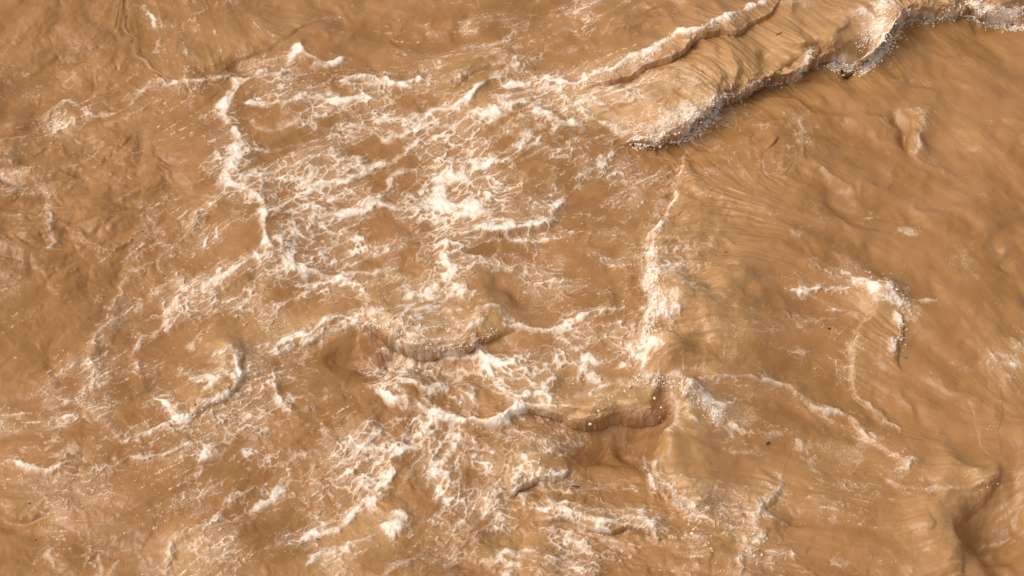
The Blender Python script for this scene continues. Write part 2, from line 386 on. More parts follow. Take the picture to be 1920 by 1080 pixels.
# ------------------------------------------------------------------ breaking waves.  Behind the crest is on the left of the path.
# name key, face width, back width, lean, points (x, y, height m)
WAVE = [
 ("main", .24, 1.25, .18, [(1120,285,.05),(1180,278,.20),(1230,260,.34),(1285,252,.40),(1330,216,.42),(1345,192,.42),(1400,168,.42),(1455,156,.42),(1495,148,.42),(1518,122,.42),(1545,120,.38),(1580,118,.40),(1620,132,.42),(1650,98,.42),(1690,42,.40),(1735,36,.36),(1805,22,.36),(1850,40,.38),(1890,52,.38),(1960,60,.34)]),
 ("second", .07, .45, .05, [(1075,175,.04),(1120,165,.12),(1165,140,.18),(1205,122,.20),(1240,95,.22),(1275,68,.22),(1320,70,.16),(1380,46,.14),(1425,12,.12),(1470,-25,.05)]),
 ("centre", .14, .34, .10, [(655,602,.05),(680,612,.22),(735,628,.32),(765,638,.30),(800,657,.32),(845,664,.30),(890,652,.24),(915,636,.18),(975,618,.04)]),
 ("lower", .12, .30, .06, [(930,800,.05),(990,782,.14),(1030,778,.26),(1080,784,.30),(1150,790,.28),(1220,782,.24),(1262,772,.10)]),
 ("upright", .22, .90, .16, [(1282,270,.04),(1270,310,.10),(1255,365,.14),(1236,412,.16),(1224,455,.20),(1220,500,.30),(1220,540,.38),(1226,585,.42),(1210,622,.40),(1190,675,.28),(1180,700,.08)]),
 ("sheet", .10, .55, .12, [(1262,728,.10),(1272,775,.32),(1258,815,.36),(1240,850,.36),(1225,885,.32),(1250,922,.28),(1290,958,.24),(1335,990,.08)]),
 ("tongue_left", .05, .30, .03, [(1646,588,.05),(1616,605,.10),(1604,640,.12),(1600,700,.11),(1606,742,.08),(1640,768,.03)]),
 ("tongue_right", .06, .30, .05, [(1700,700,.02),(1694,665,.08),(1692,640,.12),(1688,606,.12),(1672,580,.05)]),
 ("corner", .15, .55, .05, [(1780,1120,.12),(1802,1080,.15),(1808,1030,.15),(1804,990,.15),(1832,940,.20),(1862,908,.24),(1866,880,.05)]),
 ("corner_right", .25, .5, .0, [(1864,890,.05),(1880,930,.12),(1908,975,.14),(1935,1010,.14)]),
 ("pocket", .04, .13, .04, [(1722,200,.03),(1710,232,.13),(1702,262,.14),(1702,292,.04)]),
 ("vortex", .07, .35, .04, [(300,745,.03),(325,785,.12),(370,778,.15),(405,766,.16),(436,742,.18),(448,700,.20),(460,662,.16),(456,640,.05)]),
 ("arm", .09, .35, .05, [(480,655,.03),(510,650,.10),(550,642,.12),(600,630,.14),(650,612,.14),(690,612,.06)]),
 ("left_edge", .06, .25, .05, [(-30,318,.12),(0,310,.15),(22,303,.14),(42,292,.05)]),
 ("notch", .08, .30, .03, [(395,150,.03),(410,138,.09),(425,120,.12),(450,110,.13),(490,104,.10),(520,85,.06),(560,64,.08),(610,44,.05)]),
 ("hood", .07, .35, .05, [(850,175,.03),(862,152,.10),(885,132,.14),(930,120,.14),(1000,122,.05)]),
 ("sill", .06, .30, .04, [(-30,950,.12),(0,950,.13),(30,960,.13),(60,960,.12),(95,945,.03)]),
 ("hook", .07, .22, .05, [(962,935,.05),(975,915,.14),(996,896,.18),(1040,884,.16),(1080,872,.05)]),
 ("rag", .07, .22, .04, [(1000,975,.04),(1050,970,.10),(1100,980,.13),(1140,992,.14),(1190,980,.14),(1228,1000,.12),(1240,1020,.03)]),
 ("step", .06, .30, .04, [(1410,975,.04),(1418,955,.12),(1432,938,.13),(1455,925,.12),(1466,898,.05)]),
 ("rim", .05, .2, .02, [(1640,1012,.03),(1680,1002,.07),(1720,992,.09),(1748,998,.08),(1752,975,.02)]),
 ("foamstep", .05, .25, .03, [(860,430,.03),(900,442,.09),(930,450,.10),(955,440,.10),(1005,433,.09),(1030,410,.07),(1060,380,.03)]),
 ("thread", .05, .18, .03, [(790,790,.04),(862,802,.11),(925,806,.12),(950,785,.09),(1000,770,.05)]),
]
BIG = ('main', 'centre', 'upright', 'sheet', 'lower', 'corner')
# hollows (negative) and domes: x, y, rx, ry, height
DOMES = [
 (1588,86,12,40,-.30),(1545,70,26,50,.14),(1635,60,36,44,.12),(1480,120,60,30,.05),(730,652,70,26,-.30),(845,690,50,22,-.20),(1185,822,100,40,-.34),(1235,805,50,45,-.12),
 (1255,695,70,20,.20),(1655,556,40,26,.16),(1892,1005,60,75,-.42),(1852,896,30,22,.16),(1765,1020,40,60,.04),(1695,250,14,40,-.12),
 (650,672,60,26,-.10),(430,655,34,22,.10),(10,325,40,14,-.10),(445,128,50,16,-.10),(195,405,80,60,.10),(28,228,24,18,.06),(210,105,60,40,.05),
 (45,968,70,16,-.10),(1120,895,70,16,-.10),(1140,1020,90,24,-.06),(1480,960,30,24,-.06),(700,1070,90,30,.06),(130,1045,30,26,.06),
 (560,290,90,40,.03),(1000,575,80,36,-.05),(1310,850,40,60,.10),(1300,760,26,24,.14),(920,590,40,26,.06),(60,450,60,50,.06),(1420,350,60,40,-.05),
 (1560,300,90,50,.08),(1600,400,120,40,-.08),(1780,230,80,120,-.06),(1520,440,90,50,.05),(1400,560,90,70,.10),(1720,380,120,60,.04),(1850,500,60,120,.05),(950,150,60,20,-.05),(1350,110,60,22,.04)]
# water whipped full of air, paler and yellower, with the glow through thin crests painted in too: x, y, rx, ry, amount
AIR_GLOW = [
 (1300,190,90,50,.8),(1430,140,80,30,.8),(1500,100,50,40,.7),(1620,60,40,60,.7),(1760,10,80,20,.7),(1200,200,70,50,.7),(780,610,110,40,.9),(920,600,50,40,.9),
 (1120,750,120,26,.9),(1270,560,50,80,.9),(1350,520,90,60,.5),(1330,600,90,90,.6),(1260,690,110,30,.7),(1300,770,50,50,.8),(1300,840,60,60,.5),(440,645,50,24,.8),(510,615,60,24,.5),
 (1630,570,60,40,.7),(1650,610,40,40,.5),(1000,880,50,26,.9),(1250,910,70,60,.6),(1440,920,40,40,.7),(1400,1010,60,60,.5),(1780,900,90,24,.5),(1850,890,40,24,.6),(1720,985,60,30,.5),
 (980,1040,60,40,.6),(630,1050,40,30,.7),(690,990,70,40,.7),(340,1030,40,40,.6),(900,180,80,50,.5),(1100,190,90,40,.6),(1720,230,24,50,.5),(1900,680,60,50,.5),(1130,970,120,40,.4),(1800,240,60,90,.2),(1560,860,120,40,.2)]

# ------------------------------------------------------------------ evaluate the river on a regular grid
COARSE = {}


def coarse_fields():
    us = np.arange(-500, 2421, 24.0); vs = np.arange(-500, 1601, 24.0)
    U, V = np.meshgrid(us, vs)
    R = np.array(REGION, float)
    acc = np.zeros((3,) + U.shape); wsum = np.full(U.shape, 1e-9)
    for x, y, a, b, c in R:
        w = np.exp(-(((U - x) ** 2 + (V - y) ** 2) / (2 * 75.0 ** 2))) + 1e-4 / (1 + ((U - x) ** 2 + (V - y) ** 2) / 1e4)
        wsum += w
        acc[0] += w * a; acc[1] += w * b; acc[2] += w * c
    acc /= wsum
    cx = np.zeros(U.shape); cy = np.zeros(U.shape)
    for x, y, d in FLOW:
        w = np.exp(-(((U - x) ** 2 + (V - y) ** 2) / (2 * 90.0 ** 2))) + 1e-4 / (1 + ((U - x) ** 2 + (V - y) ** 2) / 1e4)
        t = math.radians(d) * 2
        cx += w * math.cos(t); cy += w * math.sin(t)
    ang = 0.5 * np.arctan2(cy, cx)
    return us, vs, acc, ang


US, VS, ACC, ANG = coarse_fields()


def bil(A, U, V):
    fx = np.clip((U - US[0]) / 24.0, 0, len(US) - 1.001); fy = np.clip((V - VS[0]) / 24.0, 0, len(VS) - 1.001)
    ix = fx.astype(np.int32); iy = fy.astype(np.int32)
    ax = (fx - ix).astype(F32); ay = (fy - iy).astype(F32)
    return ((A[iy, ix] * (1 - ax) + A[iy, ix + 1] * ax) * (1 - ay) + (A[iy + 1, ix] * (1 - ax) + A[iy + 1, ix + 1] * ax) * ay).astype(F32)


def w2px(X, Y):
    dy = Y - CAM[1]
    dz = -CAM[2]
    depth = dy * math.cos(PITCH) - dz * math.sin(PITCH) * 1.0
    up = dy * math.sin(PITCH) + dz * math.cos(PITCH)
    return 960 + X / depth / TANH * 960, 540 - up / depth / TANH * 960


def poly_dist(P, X, Y, extra=None):
    """distance to a polyline, the side, the arc position 0..1 and interpolated extra values; also the unit normal of the nearest segment"""
    seg = P[1:] - P[:-1]
    L = np.hypot(seg[:, 0], seg[:, 1]) + 1e-9
    cum = np.concatenate([[0], np.cumsum(L)]); tot = cum[-1]
    best = np.full(X.shape, 1e9, F32); side = np.zeros(X.shape, F32); arc = np.zeros(X.shape, F32)
    ex = np.zeros(X.shape, F32) if extra is not None else None
    nx = np.zeros(X.shape, F32); ny = np.zeros(X.shape, F32)
    for i in range(len(seg)):
        dx = X - P[i, 0]; dy = Y - P[i, 1]
        tx, ty = seg[i] / L[i]
        s = np.clip(dx * tx + dy * ty, 0, L[i])
        rx = dx - s * tx; ry = dy - s * ty
        d = rx * rx + ry * ry
        m = d < best
        best = np.where(m, d, best)
        side = np.where(m, np.where(dy * tx - dx * ty >= 0, 1.0, -1.0), side)
        arc = np.where(m, (cum[i] + s) / tot, arc)
        nx = np.where(m, -ty, nx); ny = np.where(m, tx, ny)
        if extra is not None:
            ex = np.where(m, extra[i] + (extra[i + 1] - extra[i]) * s / L[i], ex)
    return np.sqrt(best), side, arc, ex, nx, ny


def poly_soft(P, X, Y, extra):
    """like poly_dist, but height, position and normal blend smoothly between segments"""
    seg = P[1:] - P[:-1]
    L = np.hypot(seg[:, 0], seg[:, 1]) + 1e-9
    cum = np.concatenate([[0], np.cumsum(L)]); tot = cum[-1]
    best = np.full(X.shape, 1e9, F32); side = np.zeros(X.shape, F32)
    ds = []
    for i in range(len(seg)):
        dx = X - F32(P[i, 0]); dy = Y - F32(P[i, 1])
        tx, ty = (seg[i] / L[i]).astype(F32)
        s = np.clip(dx * tx + dy * ty, 0, F32(L[i]))
        d = np.hypot(dx - s * tx, dy - s * ty)
        m = d < best - 1e-6
        best = np.where(m, d, best)
        side = np.where(m, np.where(dy * tx - dx * ty >= 0, F32(1), F32(-1)), side)
        ds.append((d, s))
    tau = .10 * best + .02
    W = np.zeros(X.shape, F32); arc = np.zeros(X.shape, F32); ex = np.zeros(X.shape, F32); nx = np.zeros(X.shape, F32); ny = np.zeros(X.shape, F32)
    for i, (d, s) in enumerate(ds):
        tx, ty = (seg[i] / L[i]).astype(F32)
        w = np.exp(-(d - best) / tau) * F32(L[i])
        W += w; arc += w * (F32(cum[i]) + s) / F32(tot); ex += w * (F32(extra[i]) + F32(extra[i + 1] - extra[i]) * s / F32(L[i]))
        nx += -w * ty; ny += w * tx
    r = np.hypot(nx, ny) + 1e-6
    return best, side, arc / W, ex / W, nx / r, ny / r


def windows(P, xs, ys, pad, low=0.0):
    i0, i1 = np.searchsorted(xs, [P[:, 0].min() - pad, P[:, 0].max() + pad])
    j0, j1 = np.searchsorted(ys, [P[:, 1].min() - pad - low, P[:, 1].max() + pad])
    return slice(j0, j1), slice(i0, i1), (i1 > i0 and j1 > j0)


def resample_smooth(P, n=2):
    for _ in range(n):                                        # corner cutting
        Q = [P[0]]
        for a, b in zip(P[:-1], P[1:]):
            Q += [a * .75 + b * .25, a * .25 + b * .75]
        Q.append(P[-1]); P = np.array(Q)
    return P


def evaluate(xs, ys, detail=True):
    xs = xs.astype(F32); ys = ys.astype(F32)
    X, Y = np.meshgrid(xs, ys)
    U, V = w2px(X, Y)
    dens = bil(ACC[0], U, V); boil = bil(ACC[1], U, V); fleck = bil(ACC[2], U, V)
    # domain warps
    wa = samp(T_WARP, X, Y); wb = samp(T_WARP, X, Y, 1, 5.3, 9.1)
    wc = samp(T_WARP2, X, Y); wd = samp(T_WARP2, X, Y, 1, 7.7, 2.9)
    XW = X + .030 * wa + .0085 * wc; YW = Y + .030 * wb + .0085 * wd
    XG = X + .026 * wa + .0015 * wc; YG = Y + .026 * wb + .0015 * wd
    fbm = samp(T_FBM, X, Y, 1, 3.1, 3.3)
    mid = samp(T_MID, X, Y); fine = samp(T_FINE, X, Y)
    # streak noise: integrate along the flow
    ca = np.cos(ANG); sa = np.sin(ANG)
    def lic(T, step, n, ox):
        out = np.zeros(X.shape, F32)
        for sg in (1, -1):
            px, py = X.copy(), Y.copy()
            for k in range(n):
                if k % 3 == 0:
                    u, v = w2px(px, py)
                    cc = bil(ca, u, v); ss = bil(sa, u, v)
                    r = np.sqrt(cc * cc + ss * ss) + 1e-6
                    cc = cc / r * sg; ss = ss / r * sg
                px = px + cc * step; py = py + ss * step
                out += samp(T, px, py, 1, ox, ox * 1.7)
        return out / out.std()
    streak = lic(T_FINE, .03, 7, 1.0) if detail else fine
    lstreak = lic(T_MID, .05, 7, 4.0) if detail else mid
    comb = lic(T_COMB, .03, 13, 6.0) if detail else fine
    lacel = lic(T_LACE, .04, 5, 10.0) if detail else wa
    ribbon = lic(T_BOIL, .09, 6, 8.0) if detail else wa
    Z = .035 * samp(T_SWELL, X, Y)
    DX = np.zeros(X.shape, F32); DY = np.zeros(X.shape, F32)
    core = np.zeros(X.shape, F32); halo = np.zeros(X.shape, F32)
    air_glow = np.zeros(X.shape, F32); rough = np.zeros(X.shape, F32)
    combw = np.zeros(X.shape, F32); lipf = np.zeros(X.shape, F32); wid = np.full(X.shape, -1, np.int8); wbest = np.full(X.shape, .30, F32)
    # domes and hollows
    for x, y, rx, ry, h in DOMES:
        c = pts2w([(x, y)])[0]; ax = rx / PXM; ay = ry / PXM / math.sin(PITCH)
        P = np.array([c - [ax * 2.4, ay * 2.4], c + [ax * 2.4, ay * 2.4]])
        sy, sx, ok = windows(P, xs, ys, 0)
        if ok:
            q = ((XG[sy, sx] - c[0]) / ax) ** 2 + ((YG[sy, sx] - c[1]) / ay) ** 2
            Z[sy, sx] += h * np.exp(-q) * (1 + .10 * wa[sy, sx])
    # waves
    for k, (name, face, back, lean, pts) in enumerate(WAVE):
        face = face * 1.9; lean = lean * .35
        P3 = np.concatenate([pts2w([p[:2] for p in pts]), np.array([[p[2]] for p in pts])], 1)
        P3 = resample_smooth(P3, 1)
        P = P3[:, :2]; H = P3[:, 2]
        sy, sx, ok = windows(P, xs, ys, back * 2.2)
        if not ok:
            continue
        d, side, arc, h, nx, ny = poly_soft(P, XG[sy, sx], YG[sy, sx], H)
        hang = {'main': .42, 'centre': .21, 'lower': .18, 'sheet': .17, 'second': .09, 'hook': .08, 'rag': .06}.get(name, 0.0)
        lean = max(lean, hang)
        s = d * side - .32 * hang
        end = sstep(0, .14, arc) * (1 - sstep(.86, 1, arc))
        rise = np.sqrt(np.clip(1 - (1 - np.clip((s + .02) / face, 0, 1)) ** 2, 0, 1))
        fall = 1 / (1 + (np.maximum(s - face * .8, 0) / (back * .55)) ** 2) * (1 - sstep(back * 1.2, back * 2.2, s))
        hh = (.64 if name in BIG else .40) * h * (1 + .14 * wa[sy, sx]) * end
        Z[sy, sx] += hh * rise * fall
        toe = np.where(s < 0, np.exp(-(s / (face * .9)) ** 2), 0) * end
        Z[sy, sx] -= (.30 if hang else .07) * h * toe                                   # the trough the wave breaks into
        sh = lean * rise * np.exp(-(np.maximum(s - face * .5, 0) / (face * 2.0)) ** 2) * np.clip(h / (H.max() if hang else .3), 0, 1.2) * end
        if hang:
            sh = sh * (1 + .12 * wa[sy, sx] + .055 * wc[sy, sx] * np.exp(-np.maximum(s, 0) / (face * .22)))      # a torn lip
        DX[sy, sx] -= nx * sh; DY[sy, sx] -= ny * sh
        facez = np.exp(-((s - face * .8) / (face * 1.5)) ** 2) * end * np.clip(h / .2, 0, 1)
        air_glow[sy, sx] = np.maximum(air_glow[sy, sx], .55 * facez)  # wave faces take the aerated tint and the painted glow of light through them
        lf = {'main': .5, 'centre': .32, 'lower': .28, 'second': .5, 'hook': .85, 'rag': .85, 'upright': .9, 'sheet': .55, 'arm': .7, 'vortex': .7, 'hood': .5, 'thread': .9, 'step': .6, 'left_edge': .5}.get(name, .3)
        lw0 = min(face * .30, .10)
        lipf[sy, sx] = np.maximum(lipf[sy, sx], lf * np.exp(-((s - .35 * lw0) / lw0) ** 2) * end * np.clip(h / H.max() * 1.5, 0, 1))
        cw = {'upright': 1.0, 'main': .6, 'sheet': .8, 'corner': .35, 'tongue_right': .5}.get(name, .25)
        combw[sy, sx] = np.maximum(combw[sy, sx], cw * np.exp(-(np.maximum(s - face, 0) / (face * 1.6)) ** 2) * (s > -face * .2) * end)
        wgt = np.where(s > -face * .25, np.exp(-np.maximum(s, 0) / (face * 2.6 + .08)), 0) * end * np.clip(h / .08, 0, 1)
        m = wgt > wbest[sy, sx]
        wid[sy, sx] = np.where(m, k, wid[sy, sx]); wbest[sy, sx] = np.where(m, wgt, wbest[sy, sx])
        rough[sy, sx] = np.maximum(rough[sy, sx], np.exp(-((s - face * .1) / (face * .9)) ** 2) * end * np.clip(h / .25, 0, 1))
    # where each piece of the raised surface is seen over the still level, so that the traced foam lies on it
    kz = (Z + 0) / (CAM[2] - Z)
    XS = (X + DX) + (X + DX - CAM[0]) * kz; YS = (Y + DY) + (Y + DY - CAM[1]) * kz
    U, V = w2px(XS, YS)
    dens = bil(ACC[0], U, V); boil = bil(ACC[1], U, V); fleck = bil(ACC[2], U, V)
    XW = XS + .030 * wa + .0085 * wc; YW = YS + .030 * wb + .0085 * wd
    for x, y, rx, ry, h in AIR_GLOW:
        c = pts2w([(x, y)])[0]; ax = rx / PXM; ay = ry / PXM / math.sin(PITCH)
        P = np.array([c - [ax * 2.2, ay * 2.2], c + [ax * 2.2, ay * 2.2]])
        sy, sx, ok = windows(P, xs, ys, 0.1, .45)
        if ok:
            q = ((XW[sy, sx] - c[0]) / ax) ** 2 + ((YW[sy, sx] - c[1]) / ay) ** 2
            air_glow[sy, sx] = np.maximum(air_glow[sy, sx], h * np.exp(-q))
    # foam lines
    for st, w, rh, pts in FOAM:
        P = resample_smooth(pts2w(pts), 1)
        wm = w / PXM
        sy, sx, ok = windows(P, xs, ys, wm * 6 + .2, .45)
        if not ok:
            continue
        d, side, arc, _, nx, ny = poly_dist(P, XW[sy, sx], YW[sy, sx])
        end = .35 + .65 * np.sqrt(np.clip(np.minimum(arc, 1 - arc) * 7, 0, 1))
        ww = wm * end * (1 + .35 * mid[sy, sx])
        ww = np.maximum(ww, wm * .25)
        sg = d * side
        flip = 1.0 if (int(abs(P[0, 0]) * 97) % 4) else -1.0        # most lines are sharp on the near side and fade away behind
        asym = np.where(sg * flip > 0, 1.55, .62).astype(F32)
        c = st * np.exp(-(d / (ww * asym)) ** 2 * .6) * (.80 + .20 * st)
        core[sy, sx] = np.maximum(core[sy, sx], c)
        halo[sy, sx] = np.maximum(halo[sy, sx], st * .60 * np.exp(-(d / (wm * (1.2 + 1.9 * asym))) ** 2))
        if rh > 0:
            s = d * side
            wr = wm * 1.1 + .012
            Z[sy, sx] += .5 * rh * end * np.where(s > 0, np.exp(-(s / (wr * 2.0)) ** 2), np.exp(-(s / wr) ** 2))
    core = np.maximum(core, lipf * np.clip(.80 + .22 * mid + .20 * comb + .16 * wc + .14 * fine, .1, 1.2)); halo = np.maximum(halo, .45 * lipf)
    # lace: threads that run along the level lines of swirled noise and widen where there is more foam
    D = np.clip((dens * 1.08 + .03 + .09 * fleck) * (1 + .45 * fbm + .25 * lstreak + .30 * samp(T_WARP, X, Y, .7, 4.2, 1.7)) + halo * .8, 0, .95)
    def threads(n, k):
        lw = k * D + 1e-4
        return np.clip(1 - np.abs(n) / lw, 0, 1) ** .8
    n1 = samp(T_LACE, X + .06 * wa + .03 * lstreak, Y + .06 * wb, .75) + .07 * wc + .06 * fine
    n2 = lacel + .22 * wb + .12 * wd + .08 * fine
    n3 = lstreak * .9 + .45 * wa + .25 * wc
    n4 = samp(T_LACE, X + .02 * wc, Y + .02 * wd, 3.6, 1.1, 7.4) + .15 * fine
    gate = lambda T, ox, a, sc=1.0: sstep(-.6, .8, samp(T, X, Y, sc, ox, ox * .6) + a)
    f1 = threads(n1, .52) * gate(T_MID, 2.0, D * 2 - .4)
    f2 = threads(n2, .62) * gate(T_MID, 9.0, D * 2 - .3)
    f3 = threads(n3, .70) * gate(T_MID, 5.0, D * 2 - .3)
    f4 = threads(n4, .50) * gate(T_MID, 12.0, D * 2.5 - .9)
    thread = np.clip(np.maximum(np.maximum(f1, f3), np.maximum(f2 * .95, f4 * .35)) + .25 * (f1 * f2 + f3 * f4), 0, 1) * np.clip(.58 + D * .6, 0, 1) * np.clip(D * 9, 0, 1)
    cl = .34 * mid + .50 * lstreak + .58 * streak + .30 * fine + .20 * wa
    tc = 2.15 - 2.7 * D
    clump = sstep(tc - .35, tc + 1.15, cl) * np.clip(D * 5, 0, 1)
    f_l = np.maximum(thread * .92, clump * .50) + .25 * thread * clump
    veil = .42 * sstep(.22, .7, D + .10 * fbm + .10 * mid)
    f_c = core * np.clip(.96 + .16 * mid + .10 * lstreak + .08 * fine, .4, 1.2)
    fl = sstep(2.1 - 1.0 * fleck, 3.0 - 1.0 * fleck, fine * .5 + streak * .9 + .35 * fbm + .3 * lstreak) * np.clip(fleck * 2, 0, .8)
    foam = np.clip(np.maximum(np.maximum(f_l * .90, f_c), np.maximum(fl, veil)), 0, 1.1)
    foam += .15 * f_l * f_c
    # surface relief
    b1 = np.abs(samp(T_BOIL, XW, YW, .6)); b2 = np.abs(samp(T_BOIL, XW, YW, 2.1, 2.2, 8.0))
    Z += boil * (.024 * (np.sqrt(b1 * b1 + .03) - .7) + .006 * (np.sqrt(b2 * b2 + .010) - .7))
    calm = 1 - sstep(.12, .5, boil)
    b3 = samp(T_BOIL, X + .08 * wa + .03 * ribbon, Y + .08 * wb, .55, 7.1, 3.3); b4 = samp(T_BOIL, X + .05 * wb + .02 * lstreak, Y + .05 * wa, 1.2, 1.9, 9.3)
    Z -= calm * (.017 * np.sqrt(b3 * b3 + .04) + .0026 * np.sqrt(b4 * b4 + .04))        # soft swells that meet in low rounded crests
    Z += (.001 + .003 * boil) * mid * .6
    Z += (.0002 + .0006 * boil) * fine
    Z += (.0004 + .0006 * np.clip(air_glow, 0, 1)) * streak + (.0003 + .0010 * np.clip(air_glow, 0, 1) + .0040 * combw) * comb + (.0012 + .003 * np.clip(boil, 0, 1)) * lstreak + .006 * ribbon
    thick = sstep(.35, .9, np.maximum(f_l * .9, f_c))
    Z += .007 * thick + .0016 * thick * fine + .0055 * thick * mid
    Z += rough * (.003 * mid + .002 * comb + .006 * fine * foam)
    DX += rough * .005 * wc; DY += rough * .005 * wd
    silt = .5 + .20 * ribbon + .12 * lstreak + .12 * wa
    return X + DX, Y + DY, Z, foam, air_glow, wid, silt


# ------------------------------------------------------------------ materials
def muddy_material():
    m = bpy.data.materials.new("muddy_water")
    m.use_nodes = True
    N = m.node_tree.nodes; L = m.node_tree.links
    N.clear()
    out = N.new("ShaderNodeOutputMaterial")
    geo = N.new("ShaderNodeNewGeometry")
    afo = N.new("ShaderNodeAttribute"); afo.attribute_name = "foam"
    aai = N.new("ShaderNodeAttribute"); aai.attribute_name = "air_glow"
    asi = N.new("ShaderNodeAttribute"); asi.attribute_name = "silt"

    def noise(scale, detail, rough=.55):
        n = N.new("ShaderNodeTexNoise"); n.inputs["Scale"].default_value = scale
        n.inputs["Detail"].default_value = detail; n.inputs["Roughness"].default_value = rough
        L.new(geo.outputs["Position"], n.inputs["Vector"])
        return n

    def math_(op, a, b=None, c=None):
        n = N.new("ShaderNodeMath"); n.operation = op
        for i, v in enumerate((a, b, c)):
            if v is None:
                continue
            if isinstance(v, (int, float)):
                n.inputs[i].default_value = v
            else:
                L.new(v, n.inputs[i])
        return n.outputs[0]

    def ramp(x, a, b):
        n = N.new("ShaderNodeMapRange"); n.interpolation_type = 'SMOOTHSTEP'
        n.inputs["From Min"].default_value = a; n.inputs["From Max"].default_value = b
        L.new(x, n.inputs["Value"])
        return n.outputs[0]

    def mix(f, a, b):
        n = N.new("ShaderNodeMix"); n.data_type = 'RGBA'
        for s, v in ((n.inputs[0], f), (n.inputs[6], a), (n.inputs[7], b)):
            if isinstance(v, tuple):
                s.default_value = v + (1,)
            elif isinstance(v, (int, float)):
                s.default_value = v
            else:
                L.new(v, s)
        return n.outputs[2]

    bub = noise(58, 3, .65); grain = noise(130, 1, .5); silt = noise(1.3, 4, .6)
    g = math_('ADD', math_('MULTIPLY', math_('SUBTRACT', bub.outputs[0], .5), .75), math_('MULTIPLY', math_('SUBTRACT', grain.outputs[0], .5), .65))
    cover = ramp(math_('ADD', afo.outputs["Fac"], g), .20, 1.15)
    silt_c = mix(ramp(math_('ADD', asi.outputs["Fac"], math_('SUBTRACT', silt.outputs[0], .5)), .1, .9), (0.258, 0.119, 0.038), (0.308, 0.148, 0.054))
    water_c = mix(aai.outputs["Fac"], silt_c, (0.45, 0.252, 0.102))  # light shining through thin crests is put into this colour, along with aeration
    foam_c = mix(ramp(math_('ADD', afo.outputs["Fac"], math_('MULTIPLY', math_('SUBTRACT', bub.outputs[0], .5), .6)), .50, 1.22), (0.66, 0.475, 0.32), (0.78, 0.65, 0.53))
    col = mix(cover, water_c, foam_c)
    bs = N.new("ShaderNodeBsdfPrincipled")
    L.new(col, bs.inputs["Base Color"])
    rg = N.new("ShaderNodeMapRange"); L.new(cover, rg.inputs["Value"])
    rg.inputs["To Min"].default_value = .20; rg.inputs["To Max"].default_value = .65
    L.new(rg.outputs[0], bs.inputs["Roughness"])
    bs.inputs["IOR"].default_value = 1.33
    bs.inputs["Subsurface Weight"].default_value = 0.0
    bs.inputs["Subsurface Radius"].default_value = (1.0, .5, .18)
    bs.inputs["Subsurface Scale"].default_value = .03
    rip = noise(30, 4, .6)
    hgt = math_('ADD', math_('MULTIPLY', rip.outputs[0], .5), math_('MULTIPLY', math_('MULTIPLY', bub.outputs[0], cover), 1.0))
    bp = N.new("ShaderNodeBump"); bp.inputs["Strength"].default_value = .5; bp.inputs["Distance"].default_value = .012
    L.new(hgt, bp.inputs["Height"]); L.new(bp.outputs[0], bs.inputs["Normal"])
    L.new(bs.outputs[0], out.inputs["Surface"])
    return m


MUD = muddy_material()


def plain_material(name, color, rough=.6):
    m = bpy.data.materials.new(name); m.use_nodes = True
    N = m.node_tree.nodes; L = m.node_tree.links
    bs = N["Principled BSDF"]
    nz = N.new("ShaderNodeTexNoise"); nz.inputs["Scale"].default_value = 60
    rp = N.new("ShaderNodeValToRGB")
    rp.color_ramp.elements[0].color = tuple(c * .7 for c in color) + (1,)
    rp.color_ramp.elements[1].color = tuple(min(1, c * 1.25) for c in color) + (1,)
    L.new(nz.outputs[0], rp.inputs[0]); L.new(rp.outputs[0], bs.inputs["Base Color"])
    bs.inputs["Roughness"].default_value = rough
    return m


def link(name, mesh, parent=None, label=None, cat=None, group=None, kind=None):
    o = bpy.data.objects.new(name, mesh)
    scene.collection.objects.link(o)
    if parent is not None:
        o.parent = parent
    for k, v in (("label", label), ("category", cat), ("group", group), ("kind", kind)):
        if v:
            o[k] = v
    return o


def mesh_from(name, V, Q, attrs=None, normals=None, mat=MUD, smooth=True):
    """V (n,3), Q (m,4) quads; attrs: dict of per-vertex floats"""
    used = np.unique(Q)
    remap = np.full(len(V), -1, np.int64); remap[used] = np.arange(len(used))
    q = remap[Q].astype(np.int32)
    me = bpy.data.meshes.new(name)
    me.vertices.add(len(used)); me.vertices.foreach_set("co", V[used].astype(F32).ravel())
    k = Q.shape[1]
    me.loops.add(q.size); me.loops.foreach_set("vertex_index", q.ravel())
    me.polygons.add(len(q)); me.polygons.foreach_set("loop_start", np.arange(0, q.size, k, dtype=np.int32))
    me.update(calc_edges=True)
    me.polygons.foreach_set("use_smooth", np.full(len(q), smooth))
    for n, a in (attrs or {}).items():
        at = me.attributes.new(n, 'FLOAT', 'POINT'); at.data.foreach_set("value", a[used].astype(F32))
    if normals is not None:
        at = me.attributes.new("custom_normal", 'FLOAT_VECTOR', 'POINT'); at.data.foreach_set("vector", normals[used].astype(F32).ravel())
    me.materials.append(mat)
    return me


# ------------------------------------------------------------------ the river surface
XA, XB, YA, YB = -5.95, 5.95, -4.05, 4.55
NX, NY = 1350, 800
xs = np.linspace(XA, XB, NX); ys = np.linspace(YA, YB, NY)
MIDAX = np.arange(-16.0, 16.03, .06)
MID = evaluate(MIDAX, MIDAX, False)
GX, GY, GZ, FO, AI, WID, SI = evaluate(xs, ys)
gx, gy = np.meshgrid(xs, ys)
edge = np.minimum(np.minimum(gx - XA, XB - gx), np.minimum(gy - YA, YB - gy))
wgt = sstep(.05, .55, edge)
fx = (gx + 16.0) / .06; fy = (gy + 16.0) / .06
ix = fx.astype(int); iy = fy.astype(int); ax_ = fx - ix; ay_ = fy - iy


